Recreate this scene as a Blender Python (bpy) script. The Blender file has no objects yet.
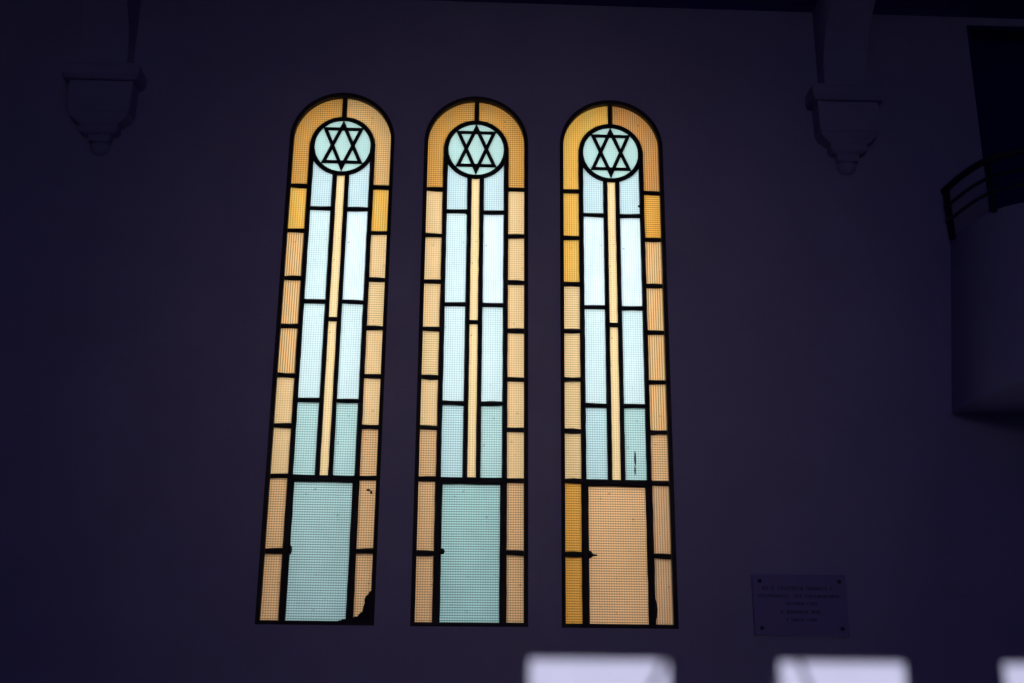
import bpy, bmesh, math, random
from mathutils import Vector, Matrix
rnd = random.Random(7)
S = bpy.context.scene
COL = S.collection
PI = math.pi

# ------------------------------------------------------------------ helpers
class MB:
    """collects vertices / faces for ONE mesh object"""
    def __init__(self): self.v = []; self.f = []; self.m = []
    def add(self, vs, fs, mi=0):
        o = len(self.v); self.v += [tuple(p) for p in vs]
        self.f += [tuple(i + o for i in f) for f in fs]; self.m += [mi] * len(fs)
    def box(self, x0, x1, y0, y1, z0, z1, mi=0):
        vs = [(x, y, z) for z in (z0, z1) for y in (y0, y1) for x in (x0, x1)]
        self.add(vs, [(0, 2, 3, 1), (4, 5, 7, 6), (0, 1, 5, 4), (2, 6, 7, 3), (0, 4, 6, 2), (1, 3, 7, 5)], mi)
    def rings(self, rs, cap=True, closed=False, mi=0):
        n = len(rs[0]); o = len(self.v)
        for r in rs: self.v += [tuple(p) for p in r]
        K = len(rs)
        for k in range(K if closed else K - 1):
            a, b = o + k * n, o + ((k + 1) % K) * n
            for i in range(n):
                j = (i + 1) % n
                self.f.append((a + i, a + j, b + j, b + i)); self.m.append(mi)
        if cap and not closed:
            self.f.append(tuple(o + i for i in reversed(range(n)))); self.m.append(mi)
            self.f.append(tuple(o + (K - 1) * n + i for i in range(n))); self.m.append(mi)
    def tube(self, pts, r, n=8, mi=0):
        pts = [Vector(p) for p in pts]; rs = []
        for i, p in enumerate(pts):
            t = (pts[min(i + 1, len(pts) - 1)] - pts[max(i - 1, 0)]).normalized()
            u = t.cross(Vector((0, 0, 1)))
            if u.length < .05: u = t.cross(Vector((0, 1, 0)))
            u.normalize(); w = u.cross(t).normalized()
            rs.append([p + r * (math.cos(a) * u + math.sin(a) * w) for a in [2 * PI * k / n for k in range(n)]])
        self.rings(rs, mi=mi)
    def strip(self, pts, w, y0, y1, closed=False, jit=0.0, mi=0):
        """flat bar with a slightly rounded face, following pts (x, z) in the window plane"""
        n = len(pts); rs = []
        for i, p in enumerate(pts):
            a = pts[(i - 1) % n] if closed or i > 0 else pts[i]
            b = pts[(i + 1) % n] if closed or i < n - 1 else pts[i]
            t = Vector((b[0] - a[0], b[1] - a[1])).normalized(); nx, nz = -t.y, t.x
            hw = w / 2 * (1 + jit * rnd.uniform(-1, 1)); o = jit * w * .22 * rnd.uniform(-1, 1)
            c = (p[0] + nx * o, p[1] + nz * o); ym = y0 + (y1 - y0) * .35
            prof = [(-hw, y1), (-hw, ym), (-hw * .55, y0), (hw * .55, y0), (hw, ym), (hw, y1)]
            rs.append([(c[0] + nx * s, y, c[1] + nz * s) for s, y in prof])
        self.rings(rs, closed=closed, mi=mi)
    def prism(self, poly, y0, y1, mi=0, mi_back=None):
        """closed polygon (x, z) extruded along Y: a pane or plate of real thickness"""
        n = len(poly); o = len(self.v)
        self.v += [(x, y0, z) for x, z in poly] + [(x, y1, z) for x, z in poly]
        mb = mi if mi_back is None else mi_back
        self.f.append(tuple(o + i for i in range(n))); self.m.append(mi)
        self.f.append(tuple(o + n + i for i in reversed(range(n)))); self.m.append(mb)
        for i in range(n):
            j = (i + 1) % n
            self.f.append((o + j, o + i, o + n + i, o + n + j)); self.m.append(mb)
    def build(self, name, mats, parent=None, smooth=False, recalc=True, bevel=0):
        me = bpy.data.meshes.new(name); me.from_pydata(self.v, [], self.f)
        for m in (mats if isinstance(mats, (list, tuple)) else [mats]): me.materials.append(m)
        me.polygons.foreach_set('material_index', self.m)
        if recalc:
            bm = bmesh.new(); bm.from_mesh(me); bmesh.ops.recalc_face_normals(bm, faces=bm.faces[:]); bm.to_mesh(me); bm.free()
        if smooth: me.polygons.foreach_set('use_smooth', [True] * len(me.polygons))
        o = bpy.data.objects.new(name, me); COL.objects.link(o)
        if parent: o.parent = parent
        if bevel:
            b = o.modifiers.new('bevel', 'BEVEL'); b.width = bevel; b.segments = 2; b.limit_method = 'ANGLE'
        return o

def tag(o, label=None, cat=None, group=None, kind=None):
    if label: o['label'] = label
    if cat: o['category'] = cat
    if group: o['group'] = group
    if kind: o['kind'] = kind
    return o
def empty(name, loc=(0, 0, 0)):
    o = bpy.data.objects.new(name, None); o.location = loc; o.empty_display_size = .1; COL.objects.link(o); return o
def plate(outer, holes, y0, y1):
    """wall slab in the XZ plane with holes cut through it"""
    bm = bmesh.new()
    def loop(pts, y):
        vs = [bm.verts.new((x, y, z)) for x, z in pts]
        return vs, [bm.edges.new((vs[i], vs[(i + 1) % len(vs)])) for i in range(len(vs))]
    sides = []
    for y in (y0, y1):
        es = []; ls = []
        for p in [outer] + holes:
            v, e = loop(p, y); es += e; ls.append(v)
        bmesh.ops.triangle_fill(bm, use_beauty=True, use_dissolve=False, edges=es); sides.append(ls)
    for a, b in zip(*sides):
        n = len(a)
        for i in range(n): bm.faces.new((a[i], a[(i + 1) % n], b[(i + 1) % n], b[i]))
    bmesh.ops.recalc_face_normals(bm, faces=bm.faces[:])
    return bm
def build_bm(name, bm, mat, parent=None):
    me = bpy.data.meshes.new(name); bm.to_mesh(me); bm.free(); me.materials.append(mat)
    o = bpy.data.objects.new(name, me); COL.objects.link(o)
    if parent: o.parent = parent
    return o

# ------------------------------------------------------------------ materials
def new_mat(name):
    m = bpy.data.materials.new(name); m.use_nodes = True; nt = m.node_tree; nt.nodes.clear()
    return m, nt, nt.nodes.new('ShaderNodeOutputMaterial')
def plaster(name, col, rough=.9, mott=.10, bump=.15, scale=2.2):
    m, nt, out = new_mat(name); N = nt.nodes.new; L = nt.links.new
    tc = N('ShaderNodeTexCoord'); nz = N('ShaderNodeTexNoise'); nz.inputs['Scale'].default_value = scale; nz.inputs['Detail'].default_value = 5
    L(tc.outputs['Object'], nz.inputs['Vector'])
    mx = N('ShaderNodeMix'); mx.data_type = 'RGBA'
    mx.inputs['A'].default_value = (*[c * (1 - mott) for c in col], 1); mx.inputs['B'].default_value = (*[min(1, c * (1 + mott)) for c in col], 1)
    L(nz.outputs['Fac'], mx.inputs['Factor'])
    n2 = N('ShaderNodeTexNoise'); n2.inputs['Scale'].default_value = 38; n2.inputs['Detail'].default_value = 4; L(tc.outputs['Object'], n2.inputs['Vector'])
    bp = N('ShaderNodeBump'); bp.inputs['Strength'].default_value = bump; bp.inputs['Distance'].default_value = .004; L(n2.outputs['Fac'], bp.inputs['Height'])
    b = N('ShaderNodeBsdfPrincipled'); b.inputs['Roughness'].default_value = rough; b.inputs['Specular IOR Level'].default_value = .2
    L(mx.outputs['Result'], b.inputs['Base Color']); L(bp.outputs['Normal'], b.inputs['Normal']); L(b.outputs[0], out.inputs['Surface'])
    return m
def planks(name, col, axis='X', width=.14):
    m, nt, out = new_mat(name); N = nt.nodes.new; L = nt.links.new
    tc = N('ShaderNodeTexCoord'); br = N('ShaderNodeTexBrick'); L(tc.outputs['Object'], br.inputs['Vector'])
    br.inputs['Scale'].default_value = 1; br.inputs['Brick Width'].default_value = 2.2; br.inputs['Row Height'].default_value = width; br.inputs['Mortar Size'].default_value = .004
    br.inputs['Color1'].default_value = (*col, 1); br.inputs['Color2'].default_value = (*[c * .8 for c in col], 1); br.inputs['Mortar'].default_value = (*[c * .35 for c in col], 1)
    b = N('ShaderNodeBsdfPrincipled'); b.inputs['Roughness'].default_value = .55; L(br.outputs['Color'], b.inputs['Base Color']); L(b.outputs[0], out.inputs['Surface'])
    return m
def metal(name, col, rough=.6, mtl=.3):
    m, nt, out = new_mat(name); N = nt.nodes.new; L = nt.links.new
    nz = N('ShaderNodeTexNoise'); nz.inputs['Scale'].default_value = 60; tc = N('ShaderNodeTexCoord'); L(tc.outputs['Object'], nz.inputs['Vector'])
    mx = N('ShaderNodeMix'); mx.data_type = 'RGBA'; mx.inputs['A'].default_value = (*[c * .7 for c in col], 1); mx.inputs['B'].default_value = (*[c * 1.3 for c in col], 1)
    L(nz.outputs['Fac'], mx.inputs['Factor'])
    b = N('ShaderNodeBsdfPrincipled'); b.inputs['Roughness'].default_value = rough; b.inputs['Metallic'].default_value = mtl
    L(mx.outputs['Result'], b.inputs['Base Color']); L(b.outputs[0], out.inputs['Surface'])
    return m
PITCH = .0150
def glass(name, col, vert=.5, hor=.5, depth=.30, cloud=.10, stain=.0):
    """diffusing cathedral glass pressed with ribs: upright ribs (vert) and cross ribs (hor)"""
    m, nt, out = new_mat(name); N = nt.nodes.new; L = nt.links.new
    tc = N('ShaderNodeTexCoord'); sp = N('ShaderNodeSeparateXYZ'); L(tc.outputs['Object'], sp.inputs[0])
    def math_(op, a, b=None):
        n = N('ShaderNodeMath'); n.operation = op
        for i, v in enumerate((a, b)):
            if v is None: continue
            if isinstance(v, (int, float)): n.inputs[i].default_value = v
            else: L(v, n.inputs[i])
        return n.outputs[0]
    def rib(src, w):
        s = math_('SINE', math_('MULTIPLY', src, 2 * PI / PITCH))
        s = math_('POWER', math_('MULTIPLY', math_('ADD', s, 1.0), .5), 2.0)      # narrow groove
        return math_('SUBTRACT', 1.0, math_('MULTIPLY', s, min(.9, w * depth * 1.2)))
    nz = N('ShaderNodeTexNoise'); nz.inputs['Scale'].default_value = 5.5; nz.inputs['Detail'].default_value = 3; L(tc.outputs['Object'], nz.inputs['Vector'])
    cl = math_('ADD', 1 - cloud, math_('MULTIPLY', nz.outputs['Fac'], 2 * cloud))
    # small specks of dirt
    n2 = N('ShaderNodeTexNoise'); n2.inputs['Scale'].default_value = 34; n2.inputs['Detail'].default_value = 1; L(tc.outputs['Object'], n2.inputs['Vector'])
    sp2 = N('ShaderNodeMapRange'); sp2.inputs['From Min'].default_value = .70; sp2.inputs['From Max'].default_value = .80; sp2.inputs['To Min'].default_value = 1; sp2.inputs['To Max'].default_value = .55
    L(n2.outputs['Fac'], sp2.inputs['Value'])
    f = math_('MULTIPLY', math_('MULTIPLY', rib(sp.outputs['X'], vert), rib(sp.outputs['Z'], hor)), math_('MULTIPLY', cl, sp2.outputs[0]))
    mx = N('ShaderNodeMix'); mx.data_type = 'RGBA'; mx.blend_type = 'MULTIPLY'; mx.inputs['Factor'].default_value = 1
    mx.inputs['A'].default_value = (*col, 1); cc = N('ShaderNodeCombineColor')
    for i in range(3): L(f, cc.inputs[i])
    L(cc.outputs[0], mx.inputs['B'])
    t = N('ShaderNodeBsdfTranslucent'); L(mx.outputs['Result'], t.inputs['Color'])
    g = N('ShaderNodeBsdfGlossy'); g.inputs['Roughness'].default_value = .3; g.inputs['Color'].default_value = (.8, .8, .8, 1)
    ms = N('ShaderNodeMixShader'); ms.inputs[0].default_value = .010; L(t.outputs[0], ms.inputs[1]); L(g.outputs[0], ms.inputs[2])
    L(ms.outputs[0], out.inputs['Surface'])
    return m
def clear(name):
    m, nt, out = new_mat(name); t = nt.nodes.new('ShaderNodeBsdfTransparent'); t.inputs['Color'].default_value = (.98, .98, .98, 1)
    nt.links.new(t.outputs[0], out.inputs['Surface']); return m

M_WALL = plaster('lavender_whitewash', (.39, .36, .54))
M_STONE = plaster('corbel_plaster', (.37, .34, .52), mott=.06)
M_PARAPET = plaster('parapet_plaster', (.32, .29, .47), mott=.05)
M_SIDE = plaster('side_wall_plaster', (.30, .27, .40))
M_CEIL = planks('dark_ceiling_boards', (.12, .08, .34))  # dark blue puts the ceiling's lack of light into its colour
M_FLOOR = planks('dark_floor_boards', (.10, .08, .09))
M_IRON = metal('blackened_iron', (.012, .007, .010))
M_LEAD = metal('dark_lead', (.010, .010, .012))
M_RAIL = metal('black_rail_paint', (.012, .010, .02), .5, 0)
M_DARK = planks('dark_door_boards', (.006, .005, .15), width=.2)  # near-black blue puts the opening's unlit depth into the colour
M_SLAB = plaster('plaque_marble', (.28, .24, .50), rough=.5, mott=.08, bump=.03, scale=7)
M_LETTER = metal('engraved_letter_paint', (.04, .03, .10), .8, 0)
M_SCREW = metal('dark_screw', (.06, .05, .09), .4, .5)
M_MORTAR = plaster('dark_mortar', (.03, .025, .03), bump=.6)
M_OUT = plaster('outside_render', (.30, .24, .20)); M_GROUND = plaster('outside_ground', (.16, .15, .12))

A_ARCH = glass('amber_arch_glass', (.86, .44, .10), .6, .8, .50)
A_ARCH2 = glass('light_amber_arch_glass', (.92, .56, .21), .6, .8, .45)
A_ARCH3 = glass('brown_amber_arch_glass', (.76, .37, .11), .9, .4, .50)
A_DEEP = glass('deep_amber_glass', (.97, .56, .11), .7, .4, .42)
A_PALE = glass('pale_amber_glass', (.99, .69, .33), .5, .6, .36)
A_VERT = glass('upright_ribbed_amber_glass', (.97, .60, .25), 1.0, .12, .55)
A_HOR = glass('cross_ribbed_amber_glass', (.98, .71, .34), .25, .9, .42)
A_LOW = glass('rosy_amber_glass', (1.0, .62, .29), .6, .9, .48)
A_VLOW = glass('dull_upright_ribbed_glass', (.84, .52, .26), 1.0, .2, .45)
A_ORNG = glass('orange_amber_glass', (.94, .47, .08), .3, .9, .50)
A_STEM = glass('cream_amber_glass', (.98, .73, .37), .5, .5, .36)
B_TOP = glass('pale_sky_glass', (.60, .81, .84), .6, .6, .36)
B_SKY = glass('bright_sky_glass', (.69, .90, .90), .6, .6, .34, .13)  # this and the next: bright-sky wash-out put into the tint
B_SKY2 = glass('white_sky_glass', (.74, .91, .95), .7, .3, .27, .13)
B_SEA = glass('sea_green_glass', (.55, .84, .80), .5, .9, .46)
B_SEA2 = glass('pale_sea_glass', (.60, .87, .88), .5, .9, .44)
B_MED = glass('medallion_glass', (.47, .71, .66), .35, .4, .25, .15)
B_PANEL = glass('teal_panel_glass', (.53, .82, .79), .4, 1.0, .56, .13)
B_PANEL2 = glass('sea_panel_glass', (.49, .82, .77), .4, 1.0, .56, .13)
A_PANEL = glass('peach_panel_glass', (.98, .60, .29), .5, 1.0, .52)
M_CLEAR = clear('smooth_glass_face')

# ------------------------------------------------------------------ setting
YW = -.045                 # inner wall face; the glass hangs at Y = 0
WT = .26                   # outer wall face
CX = (-.869, .036, .928)
LEAN = (0, -math.radians(.24), 0)      # the middle window stands a hair out of plumb
def lean(p, i): return [(CX[i] + (x - CX[i]) * math.cos(LEAN[i]) + (z - 2.0) * math.sin(LEAN[i]), 2.0 + (z - 2.0) * math.cos(LEAN[i]) - (x - CX[i]) * math.sin(LEAN[i])) for x, z in p]
HW, ZC, ZB = .322, 5.180, 2.062      # glass half width, arch centre, glass foot
FR = .025
CEIL = 6.262
def arch(cx, hw, zb, n=40):
    return [(cx - hw, zb), (cx + hw, zb)] + [(cx + hw * math.cos(a), ZC + hw * math.sin(a)) for a in [PI * k / n for k in range(n + 1)]]
XL, XR, YB = -5.2, 4.75, -14.0
DX0, DX1, DZ0, DZ1 = 3.46, 4.45, 3.75, 6.20
wall = build_bm('wall_front', plate([(XL - .2, -.1), (XR + .2, -.1), (XR + .2, CEIL + .3), (XL - .2, CEIL + .3)],
        [lean(arch(c, HW + FR, ZB - FR), i) for i, c in enumerate(CX)] + [[(DX0, DZ0), (DX1, DZ0), (DX1, DZ1), (DX0, DZ1)]], YW, WT), M_WALL)
tag(wall, 'dim lavender whitewashed wall pierced by three tall arched stained glass windows', 'wall', kind='structure')
def room_box(name, b, m, label, cat):
    k = MB(); k.box(*b); return tag(k.build(name, m), label, cat, kind='structure')
room_box('floor', (XL - .2, XR + .2, YB - .2, YW, -.1, 0), M_FLOOR, 'dark boarded floor of the hall', 'floor')
room_box('ceiling', (XL - .2, XR + .2, YB - .2, YW, CEIL, CEIL + .12), M_CEIL, 'dark boarded ceiling meeting the top of the window wall', 'ceiling')
room_box('wall_left', (XL - .2, XL, YB, YW, 0, CEIL), M_SIDE, 'plain side wall left of the window wall', 'wall')
room_box('wall_right', (XR, XR + .2, YB, YW, 0, CEIL), M_SIDE, 'plain side wall behind the gallery', 'wall')

# daylight windows of the opposite wall: their sun falls as bright patches under the stained glass
SUNV = Vector((.16, 1.0, -.27)).normalized()
def back(x, z):
    t = (YB - YW) / SUNV.y
    return (x + SUNV.x * t, z + SUNV.z * t)
PATCH = [(.390, 1.208), (1.840, 2.608), (3.205, 4.02)]
PZ0, PZ1 = .75, 1.860
bh = []
for a, b in PATCH: bh.append([back(a, PZ0), back(b, PZ0), back(b, PZ1), back(a, PZ1)])
wb = build_bm('wall_back', plate([(XL - .2, -.1), (XR + .2, -.1), (XR + .2, CEIL + .3), (XL - .2, CEIL + .3)], bh, YB - .02, YB), M_SIDE)
tag(wb, 'opposite wall with three sunlit clear windows', 'wall', kind='structure')
for i, (h, (a, b)) in enumerate(zip(bh, PATCH)):
    k = MB(); y = YB - .03
    def bar(p, q, r): k.tube([(p[0], y, p[1]), (q[0], y, q[1])], r, 6)
    if i == 0: bar(back(1.215, 1.93), back(.30, .25), .016)
    elif i == 1:
        bar(back(1.955, 1.93), back(2.45, .60), .015); bar(back(1.845, 1.93), back(1.90, .7), .012)
    else: bar(back(3.55, 1.93), back(3.3, .7), .015)
    tag(k.build('window_%d' % (4 + i), M_IRON), 'slanting opening bar of the %s clear window in the opposite wall' % ('first', 'second', 'third')[i], 'window', kind='structure')

# ------------------------------------------------------------------ the stained glass windows
BARS = (4.860, 4.530, 4.205, 3.884, 3.562, 3.237, 2.916, 2.471)
BI, BO = .217, .188          # border pane inner edge, pale light outer edge
LI, ST = .054, .027          # pale light inner edge, stem half width
MZ, RI, RO = 5.150, .185, .217
def pane_poly(x0, x1, z0, z1, r=.004):
    return [(x0 + r, z0), (x1 - r, z0), (x1, z0 + r), (x1, z1 - r), (x1 - r, z1), (x0 + r, z1), (x0, z1 - r), (x0, z0 + r)]
GY0, GY1 = -.003, .003
GAP = .006                   # glass runs this far into the cames

def make_window(n, cx, label, lm, rm, lights, panel, extras):
    W = tag(empty('window_%d' % n, (cx, 0, 0)), label, 'window', kind='structure')
    # the parts are built upright round (0, 0, 0); the window's own tilt is about its foot
    W.rotation_euler.y = LEAN[n - 1]; W.location = (cx - 2.0 * math.sin(LEAN[n - 1]), 0, 2.0 - 2.0 * math.cos(LEAN[n - 1]))
    k = MB(); inner = arch(0, HW, ZB); outer = arch(0, HW + FR, ZB - FR); N = len(inner)
    rs = [[(o[0], YW + .001, o[1]), (i[0], YW + .006, i[1]), (i[0], .03, i[1]), (o[0], .03, o[1])] for i, o in zip(inner, outer)]
    k.rings(rs, closed=True); tag(k.build('window_frame', M_IRON, W), 'thin black iron frame round the arched opening')  # iron frame, deepened so its black also stands in for the shaded reveal
    # cames
    k = MB(); y0, y1 = -.011, .009
    def line(x0, z0, x1, z1, w, jit=.10):
        n_ = max(2, int(math.hypot(x1 - x0, z1 - z0) / .06)); dy = rnd.uniform(0, .0008)
        k.strip([(x0 + (x1 - x0) * i / n_, z0 + (z1 - z0) * i / n_) for i in range(n_ + 1)], w, y0 - dy, y1 + dy, jit=jit)
    for s in (-1, 1):
        line(s * (BI + BO) / 2, 2.90, s * (BI + BO) / 2, 5.17, BI - BO + .003, .07)
        line(s * .198, ZB - .004, s * .198, 2.93, .044, .06)
        line(s * (LI + ST) / 2, 2.90, s * (LI + ST) / 2, MZ - RI - .012, LI - ST + .003, .06)
        for z in BARS:
            dz = rnd.uniform(-.006, .006); line(s * (HW + .004), z + dz, s * (BI - .006), z + dz + rnd.uniform(-.004, .004), .031, .16)
        for z in (4.696, 4.050, 3.400): line(s * (BO + .006), z, s * (LI - .006), z + rnd.uniform(-.004, .004), .031, .12)
    line(-ST, 3.933, ST, 3.933, .030); line(-.205, 2.910, .205, 2.908, .044, .07)
    line(0, MZ + RO - .012, 0, ZC + HW + .004, .031, .10)
    tag(k.build('leading', M_LEAD, W), 'dark lead bars dividing the panes')
    # border panes
    k = MB(); zs = [5.02] + list(BARS) + [ZB]
    mats = [M_CLEAR, A_ARCH, A_DEEP, A_PALE, A_VERT, A_HOR, A_LOW, A_ORNG, A_ARCH2, A_ARCH3, A_VLOW]
    ix = {'a': 1, 'd': 2, 'p': 3, 'v': 4, 'h': 5, 'l': 6, 'o': 7, 'b': 8, 'c': 9, 'u': 10}
    for s, code in ((-1, lm), (1, rm)):
        a = [math.radians(d) for d in range(0, 88, 4)] + [math.radians(88.2)]
        out_ = [(s * (HW + .003) * math.cos(t), ZC + (HW + .003) * math.sin(t)) for t in a]
        in_ = [(s * .210 * math.cos(t), MZ + .210 * math.sin(t)) for t in a]
        poly = [(s * (BI - GAP), 4.865)] + in_ + out_[::-1] + [(s * (HW + .003), 4.865)]
        k.prism(poly, GY0, GY1, ix[code[0]], 0)
        for c, zt, zb in zip(code[1:], BARS, list(BARS[1:]) + [ZB]):
            x0, x1 = sorted((s * (BI - GAP), s * (HW + .003)))
            if zb == ZB and 'corner' in extras and s > 0:   # broken corner pane
                k.prism([(x0, ZB - .003), (x0 + .05, ZB + .03), (x1 - .015, ZB + .17), (x1, ZB + .19), (x1, zt), (x0, zt)], GY0, GY1, ix[c], 0)
            else: k.prism(pane_poly(x0, x1, zb, zt), GY0, GY1, ix[c], 0)
    tag(k.build('border_panes', mats, W), 'ribbed amber border panes')
    # pale lights either side of the stem
    k = MB(); mats = [M_CLEAR, B_TOP, B_SKY, B_SKY2, B_SEA, B_SEA2]; ix2 = {'t': 1, 's': 2, 'w': 3, 'g': 4, 'q': 5}
    for s, code in ((-1, lights[0]), (1, lights[1])):
        xo, xi = s * (BO + GAP), s * (LI - GAP)
        def ringz(x): return MZ - math.sqrt(max(.202 ** 2 - x * x, 0))
        xs = [xo + (xi - xo) * i / 10 for i in range(11)]
        top = [(x, ringz(x)) for x in xs]
        k.prism([(xi, 4.696), (xo, 4.696)] + top, GY0, GY1, ix2[code[0]], 0)
        zz = (4.696, 4.050, 3.400, 2.91)
        for c, zt, zb in zip(code[1:], zz, zz[1:]):
            x0, x1 = sorted((xo, xi)); k.prism(pane_poly(x0, x1, zb, zt), GY0, GY1, ix2[c], 0)
    tag(k.build('light_panes', mats, W), 'pale blue glass panes beside the amber stem')
    k = MB()
    for z0, z1 in ((3.933, MZ - RI - .012), (2.91, 3.933)): k.prism(pane_poly(-ST - GAP, ST + GAP, z0, z1), GY0, GY1, 1, 0)
    tag(k.build('stem_panes', [M_CLEAR, A_STEM], W), 'narrow cream amber strip down the middle')
    k = MB(); k.prism(pane_poly(-.182, .182, ZB - .003, 2.90), GY0, GY1, 1, 0)
    tag(k.build('bottom_panel', [M_CLEAR, panel], W), extras['panel'])
    # medallion > ring, star
    k = MB(); C = [(.2 * math.cos(2 * PI * i / 64), MZ + .2 * math.sin(2 * PI * i / 64)) for i in range(64)]
    k.prism(C, GY0, GY1, 1, 0); md = tag(k.build('medallion', [M_CLEAR, B_MED], W), 'round pale green glass roundel at the head')
    k = MB(); r = (RI + RO) / 2; k.strip([(r * math.cos(2 * PI * i / 72), MZ + r * math.sin(2 * PI * i / 72)) for i in range(72)], RO - RI, -.013, .010, closed=True, jit=.03)
    tag(k.build('ring', M_LEAD, md), 'black lead ring')
    k = MB(); w = .0235
    def triangle(T, dy):
        rs = []; c = [sum(p[a] for p in T) / 3 for a in (0, 1)]
        for q in range(3):
            p, a, b = Vector(T[q]), Vector(T[q - 1]), Vector(T[(q + 1) % 3])
            u, v = (a - p).normalized(), (b - p).normalized(); half = u.angle(v) / 2
            d = -(u + v).normalized(); m = w / 2 / math.sin(half)
            rs.append([(p.x + d.x * m * f, y, MZ + p.y + d.y * m * f) for f, y in ((-1, .008), (-1, -.006), (-.5, -.012 - dy), (.5, -.012 - dy), (1, -.006), (1, .008))])
        k.rings(rs, closed=True)
    triangle([(0, .160), (-.120, -.117), (.121, -.117)], 0); triangle([(0, -.156), (-.118, .125), (.119, .125)], .0006)
    tag(k.build('star', M_LEAD, md), 'black six-pointed star of two crossed triangles')
    # lumps of putty on the leading
    if extras.get('lumps'):
        for (x, z, rx, rz) in extras['lumps']:
            k = MB(); seg = 10
            rs = []
            for j in range(1, 6):
                ph = PI * j / 6
                rs.append([(x + rx * math.sin(ph) * math.cos(2 * PI * t / seg) * rnd.uniform(.85, 1.15), -.006 - .012 * math.cos(ph), z + rz * math.sin(ph) * math.sin(2 * PI * t / seg) * rnd.uniform(.85, 1.15)) for t in range(seg)])
            k.rings(rs); k.build('putty_lump', M_MORTAR, W, smooth=True)
    if 'corner' in extras:
        k = MB()
        poly = [(HW + .002, ZB - .002), (.212, ZB - .002), (.214, ZB + .016), (.235, ZB + .030), (.243, ZB + .026), (.258, ZB + .048), (.272, ZB + .056), (.277, ZB + .085),
                (.284, ZB + .106), (.281, ZB + .128), (.291, ZB + .150), (.303, ZB + .156), (.306, ZB + .170), (HW + .002, ZB + .180)]
        k.prism(poly, -.016, .012); k.prism([(.20, ZB - .002), (.125, ZB - .001), (.138, ZB + .006), (.150, ZB + .005), (.158, ZB + .015), (.170, ZB + .012), (.180, ZB + .022), (.20, ZB + .026)], -.0095, .008); tag(k.build('mortar_patch', M_MORTAR, W, bevel=.003), 'dark mortar filling the broken lower corner')
    return W

make_window(1, CX[0], 'leftmost tall arched stained glass window, blue bottom panel, broken lower right corner',
    'a' + 'dvvvppll', 'b' + 'dphpplll', ('tssg', 'twsg'), B_PANEL,
    {'panel': 'large teal blue glass panel', 'corner': 1, 'lumps': [(-.176, 2.475, .014, .030), (.275, 2.842, .014, .006), (.293, 2.828, .007, .011)]})
make_window(2, CX[1], 'middle tall arched stained glass window, teal bottom panel',
    'a' + 'ppphplll', 'a' + 'pppppplll'[:8], ('tssq', 'twsg'), B_PANEL2,
    {'panel': 'large teal green glass panel', 'lumps': [(-.172, 2.478, .018, .020), (-.055, 4.686, .010, .012)]})
make_window(3, CX[2], 'rightmost tall arched stained glass window, peach amber bottom panel',
    'd' + 'ddhhhhoo', 'c' + 'ovvvvluu', ('twsq', 'twsg'), A_PANEL,
    {'panel': 'large peach amber glass panel', 'lumps': [(-.172, 2.470, .020, .022), (-.150, 2.468, .028, .005), (.117, 3.062, .0055, .050), (.115, 2.990, .004, .030), (.193, 4.765, .020, .010), (.218, 2.15, .012, .06)]})

# ------------------------------------------------------------------ corbels and the arch ribs they carry
def frustum(k, cx, w0, d0, z0, w1, d1, z1):
    """stepped block against the wall: bottom (w0, d0, z0) to top (w1, d1, z1)"""
    def rg(w, d, z): return [(cx - w / 2, 0, z), (cx - w / 2, -d, z), (cx + w / 2, -d, z), (cx + w / 2, 0, z)]
    k.rings([rg(w0, d0, z0), rg(w1, d1, z1)])
def corbel(x, label):
    T = tag(empty('corbel', (x, YW, 5.0)), label, 'corbel', 'corbels under the arch ribs')
    z = lambda v: v - 5.0
    k = MB(); frustum(k, 0, .46, .165, z(5.490), .50, .185, z(5.515)); frustum(k, 0, .50, .185, z(5.515), .50, .185, z(5.575)); frustum(k, 0, .50, .185, z(5.575), .48, .175, z(5.603))
    tag(k.build('capital_slab', M_STONE, T), 'wide moulded slab on top')
    k = MB(); frustum(k, 0, .405, .132, z(5.275), .415, .138, z(5.490)); k.build('block', M_STONE, T, bevel=.004)
    k = MB()
    for (wa, da, za), (wb_, db, zb_) in zip(*(lambda q: (q, q[1:]))([(.20, .070, 5.140), (.245, .088, 5.155), (.245, .088, 5.205), (.27, .094, 5.208), (.315, .104, 5.228), (.365, .118, 5.242), (.385, .126, 5.262), (.385, .126, 5.275)])):
        frustum(k, 0, wa, da, z(za), wb_, db, z(zb_))
    tag(k.build('stepped_base', M_STONE, T), 'narrower stepped mouldings under the block')
    k = MB(); frustum(k, 0, .135, .056, z(5.090), .15, .060, z(5.140)); k.build('neck', M_STONE, T)
    k = MB(); n = 12; prof = [(.055, 5.092), (.066, 5.082), (.066, 5.064), (.058, 5.042), (.040, 5.024), (.018, 5.014)]
    k.rings([[(r * math.cos(PI + PI * i / n), r * .9 * math.sin(PI + PI * i / n), z(h)) for i in range(n + 1)] for r, h in prof])
    tag(k.build('pendant', M_STONE, T, smooth=True), 'small rounded drop at the foot')
    return T
CLX, CRX = -2.445, 2.515
corbel(CLX, 'pale stepped plaster corbel high on the wall, left of all three windows')
corbel(CRX, 'pale stepped plaster corbel high on the wall, between right window and gallery')
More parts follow.
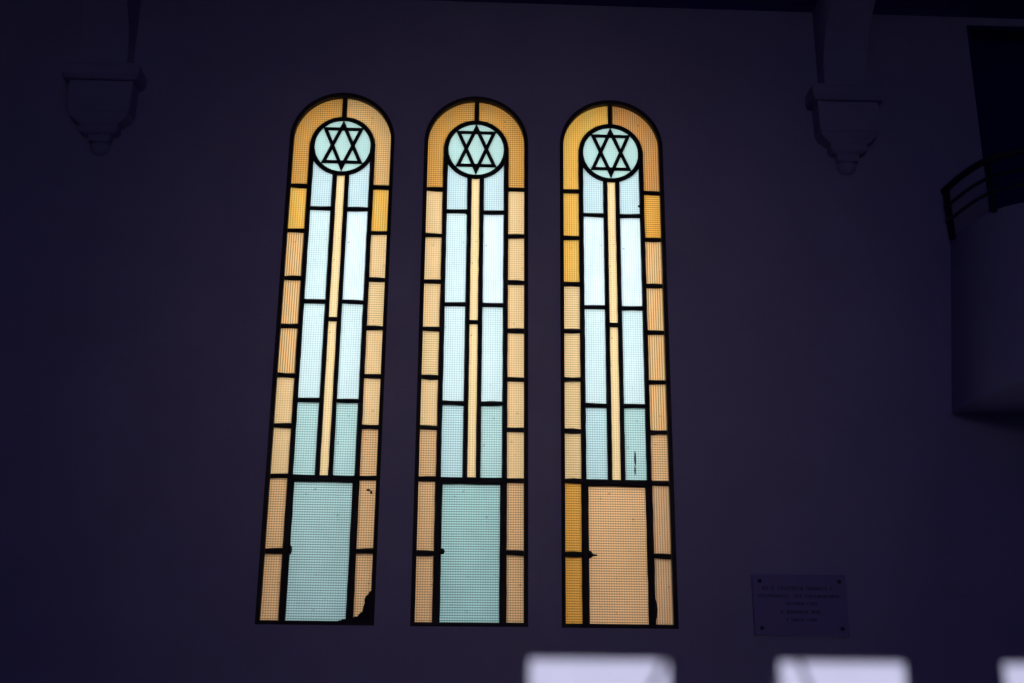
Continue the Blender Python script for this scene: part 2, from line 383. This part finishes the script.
def rib(n, x, label):
    """arch rib rising from the corbel and curving out under the ceiling across the hall"""
    k = MB(); w = .30; d = .135; R = .72; z0 = 5.603; zs = 5.66
    path = [(YW - d, z0), (YW - d, zs)] + [(YW - d - R * (1 - math.cos(a)), zs + R * math.sin(a) * .80) for a in [PI / 2 * i / 14 for i in range(1, 15)]]
    path += [(YB + .3, zs + R * .8)]
    # side profile as a closed polygon, extruded over the width; chamfered soffit edges by a second narrower layer
    poly = path + [(YB + .3, CEIL)] + [(YW, CEIL), (YW, z0)]
    m = len(poly); o = 0
    vs = [(x - w / 2, y, z) for y, z in poly] + [(x + w / 2, y, z) for y, z in poly]
    fs = [tuple(range(m)), tuple(reversed(range(m, 2 * m)))] + [(i, (i + 1) % m, m + (i + 1) % m, m + i) for i in range(m)]
    k.add(vs, fs)
    return tag(k.build('trim_%d' % n, M_STONE), label, 'arch rib', kind='structure')
rib(1, CLX, 'plaster arch rib rising from the corbel left of the windows')
rib(2, CRX, 'plaster arch rib rising from the corbel right of the windows, curving outward')

# ------------------------------------------------------------------ plaque
px, pz, pw, ph, pt = 2.005, 2.183, .566, .356, .032
P = tag(empty('plaque', (px, YW, pz)), 'dark rectangular memorial plaque with faint lettering, low on the wall right of the windows', 'plaque')
k = MB(); k.box(-pw / 2, pw / 2, -pt, .004, -ph / 2, ph / 2); k.build('slab', M_SLAB, P, bevel=.004)
for sx in (-1, 1):
    for sz in (-1, 1):
        k = MB(); n = 12; cx_, cz_ = sx * .240, sz * .137
        k.rings([[(cx_ + r * math.cos(2 * PI * i / n), y, cz_ + r * math.sin(2 * PI * i / n)) for i in range(n)] for r, y in ((.013, -pt), (.013, -pt - .004), (.007, -pt - .008))])
        k.build('screw', M_SCREW, P)
def letters(z, x0, x1, h, gaps):
    """worn, unreadable characters: uneven upright strokes with short arms"""
    x = x0; k = MB()
    while x < x1 - .006:
        if any(abs(x - g) < .008 for g in gaps): x += .014; continue
        cw = rnd.uniform(.007, .011); s = .0028
        k.box(x, x + s, -pt - .0012, -pt + .001, z - h / 2, z + h / 2)
        t = rnd.random()
        if t < .75: k.box(x, x + cw, -pt - .0012, -pt + .001, z + h / 2 - s, z + h / 2)
        if t > .3: k.box(x, x + cw * .9, -pt - .0012, -pt + .001, z - s / 2, z + s / 2)
        if t > .5: k.box(x + cw - s, x + cw, -pt - .0012, -pt + .001, z - h / 2, z + h / 2 * rnd.choice((0, 1)))
        if t < .4: k.box(x, x + cw, -pt - .0012, -pt + .001, z - h / 2, z - h / 2 + s)
        x += cw + .0035
    k.build('text_line', M_LETTER, P)
letters(.096, -.225, .200, .022, (-.185, -.150, .03, .165)); letters(.050, -.255, .243, .018, (-.06, .020)); letters(.006, -.085, .100, .017, (.03,))
letters(-.042, -.125, .118, .020, (-.10, .045)); letters(-.088, -.088, .095, .018, (-.07, .02))

# ------------------------------------------------------------------ gallery on the right
G = tag(empty('gallery', (3.2, YW, 3.4)), 'curved plaster gallery balcony with a black rail, at the right end of the window wall', 'balcony')
def loc(p): return (p[0] - 3.2, p[1] - YW, p[2] - 3.4)
top = [(3.175, YW - .001), (3.185, -.20), (3.200, -.33), (3.225, -.45), (3.262, -.545), (3.315, -.61), (3.39, -.66), (3.52, -.71), (3.70, -.75), (4.0, -.79), (4.4, -.81), (XR - .004, -.81)]
bot = [(3.060, YW - .001), (3.062, -.20), (3.070, -.34), (3.085, -.46), (3.103, -.58), (3.125, -.70), (3.16, -.81), (3.24, -.95), (3.42, -1.10), (3.75, -1.20), (4.3, -1.24), (XR - .004, -1.24)]
ZT, Z0 = 4.565, 3.415
def smooth_path(ps, m=5):
    q = [ps[0]] + ps + [ps[-1]]; r = []
    for i in range(1, len(q) - 2):
        a, b, c, d = q[i - 1:i + 3]
        for t in [j / m for j in range(m)]:
            r.append(tuple(.5 * (2 * b[x] + (c[x] - a[x]) * t + (2 * a[x] - 5 * b[x] + 4 * c[x] - d[x]) * t * t + (3 * b[x] - a[x] - 3 * c[x] + d[x]) * t ** 3) for x in (0, 1)))
    return r + [ps[-1]]
top = smooth_path(top); bot = smooth_path(bot)
k = MB(); t_in = .16
rs = []
for (a, b) in zip(top, bot):
    def inn(p): return (min(p[0] + t_in, XR - .004), p[1] + (t_in if p[1] < -.3 else 0))
    ai, bi = inn(a), inn(b)
    rs.append([loc((*b, Z0)), loc((*a, ZT)), loc((*ai, ZT)), loc((*bi, Z0))])
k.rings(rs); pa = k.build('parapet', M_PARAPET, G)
for pg in pa.data.polygons: pg.use_smooth = abs(pg.normal.z) < .5 and len(pg.vertices) == 4
pa.data.set_sharp_from_angle(angle=math.radians(40))
k = MB(); n = len(bot)
f_ = [loc((*p, Z0 - .03)) for p in bot] + [loc((XR - .004, YW - .001, Z0 - .03))]
g_ = [loc((*p, Z0 + .001)) for p in bot] + [loc((XR - .004, YW - .001, Z0 + .001))]
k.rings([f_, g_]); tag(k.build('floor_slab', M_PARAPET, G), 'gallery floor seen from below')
rp = [(p[0] - .03, p[1] - .01) for p in top]
rp = [(3.140, -.075)] + rp[1:]
def rail(z, r, name):
    k = MB(); pts = []
    for a, b in zip(rp, rp[1:]):
        for i in range(4): pts.append(loc((a[0] + (b[0] - a[0]) * i / 4, a[1] + (b[1] - a[1]) * i / 4, z)))
    k.tube(pts, r, 8); return k.build(name, M_RAIL, G, smooth=True)
rail(4.895, .022, 'handrail')
for z in (4.775, 4.672): rail(z, .011, 'rail')
for i, (x, y, r) in enumerate(((3.165, -.10, .022), (3.245, -.545, .016), (3.60, -.735, .016), (4.1, -.80, .016), (4.55, -.82, .016))):
    k = MB(); k.tube([loc((x, y, ZT - .02)), loc((x - .01, y, 4.895))], r, 8); k.build('post', M_RAIL, G, smooth=True)
# doorway behind the gallery, its unlit depth closed by a shade-coloured panel
D = tag(empty('door_1', ((DX0 + DX1) / 2, 0, DZ0)), 'tall dark doorway behind the gallery rail', 'door', kind='structure')
w2 = (DX1 - DX0) / 2
k = MB(); k.box(-w2, w2, .10, .15, 0, DZ1 - DZ0); k.build('door_leaf', M_DARK, D)
k = MB()
for a, b, c, d in ((-w2, -w2 + .03, 0, DZ1 - DZ0), (w2 - .03, w2, 0, DZ1 - DZ0), (-w2 + .03, w2 - .03, DZ1 - DZ0 - .03, DZ1 - DZ0)): k.box(a, b, YW + .005, .10, c, d)
k.build('door_frame', M_DARK, D)

# ------------------------------------------------------------------ outside: unseen ground, with a wall and eave added to dim the panes
k = MB(); k.box(-14, 14, WT, 16, -.3, -.2); tag(k.build('ground', M_GROUND), 'ground outside the stained glass', 'ground', kind='structure')
k = MB(); k.box(-9, 9, 2.2, 2.5, -.2, 3.1); tag(k.build('wall_garden', M_OUT), 'low boundary wall outside the stained glass', 'wall', kind='structure')
k = MB(); k.box(-8, 8, WT, WT + .35, 5.92, 6.02); tag(k.build('trim_3', M_OUT), 'eave outside above the stained glass', 'eave', kind='structure')

# ------------------------------------------------------------------ light
wd = bpy.data.worlds.new('sky'); S.world = wd; wd.use_nodes = True
wd.node_tree.nodes['Background'].inputs[0].default_value = (.97, .98, 1, 1); wd.node_tree.nodes['Background'].inputs[1].default_value = 2.55
wd.cycles.sampling_method = 'NONE'
def lamp(name, kind, loc, energy, col, **kw):
    l = bpy.data.lights.new(name, kind); l.energy = energy; l.color = col
    for a, b in kw.items(): setattr(l, a, b)
    o = bpy.data.objects.new(name, l); o.location = loc; COL.objects.link(o); return o
s = lamp('sun', 'SUN', (0, -30, 12), 5.1, (.93, 1.0, .92), angle=math.radians(.42)); s.rotation_euler = SUNV.to_track_quat('-Z', 'Y').to_euler()
# added blue fill lamp under the ceiling; no opening there
a = lamp('rooflight', 'AREA', (.6, -5.4, CEIL - .03), 11, (.10, .05, 1.0), shape='RECTANGLE', size=3.6, size_y=1.2)
for h in bh:                       # blue fill added at the opposite wall's clear windows, beyond the sky's light
    c = Vector(((h[0][0] + h[1][0]) / 2, YB + .03, (h[0][1] + h[2][1]) / 2))
    a = lamp('window_skylight', 'AREA', c, 2.0, (.12, .06, 1.0), shape='RECTANGLE', size=.85, size_y=1.1, spread=math.radians(110))
    a.rotation_euler = (Vector((.5, 0, 2.5)) - c).to_track_quat('-Z', 'Y').to_euler()
c = Vector((.3, YB + .05, 5.3))    # added warm fill standing in for glare round the stained glass
a = lamp('round_window_beam', 'AREA', c, 1.65, (1.0, .78, .58), shape='DISK', size=1.0, spread=math.radians(25))
a.rotation_euler = (Vector((.25, 0, 3.5)) - c).to_track_quat('-Z', 'Y').to_euler()

# ------------------------------------------------------------------ camera
cam = bpy.data.cameras.new('camera'); cam.sensor_width = 36; cam.lens = 1150 * 36 / 1024; cam.clip_start = .05; cam.clip_end = 200
co = bpy.data.objects.new('camera', cam); COL.objects.link(co); S.camera = co
p, y, r = [math.radians(v) for v in (17.13196036, 2.24522019, .50227363)]
F = Vector((math.sin(y) * math.cos(p), math.cos(y) * math.cos(p), math.sin(p))); Rt = Vector((math.cos(y), -math.sin(y), 0)); Up = Rt.cross(F)
R2 = math.cos(r) * Rt + math.sin(r) * Up; U2 = -math.sin(r) * Rt + math.cos(r) * Up
co.matrix_world = Matrix(((R2.x, U2.x, -F.x, 0), (R2.y, U2.y, -F.y, -7.0), (R2.z, U2.z, -F.z, 1.65), (0, 0, 0, 1)))

S.view_settings.view_transform = 'Standard'; S.view_settings.look = 'None'; S.view_settings.gamma = 1; S.view_settings.exposure = 0
S.view_settings.use_curve_mapping = False
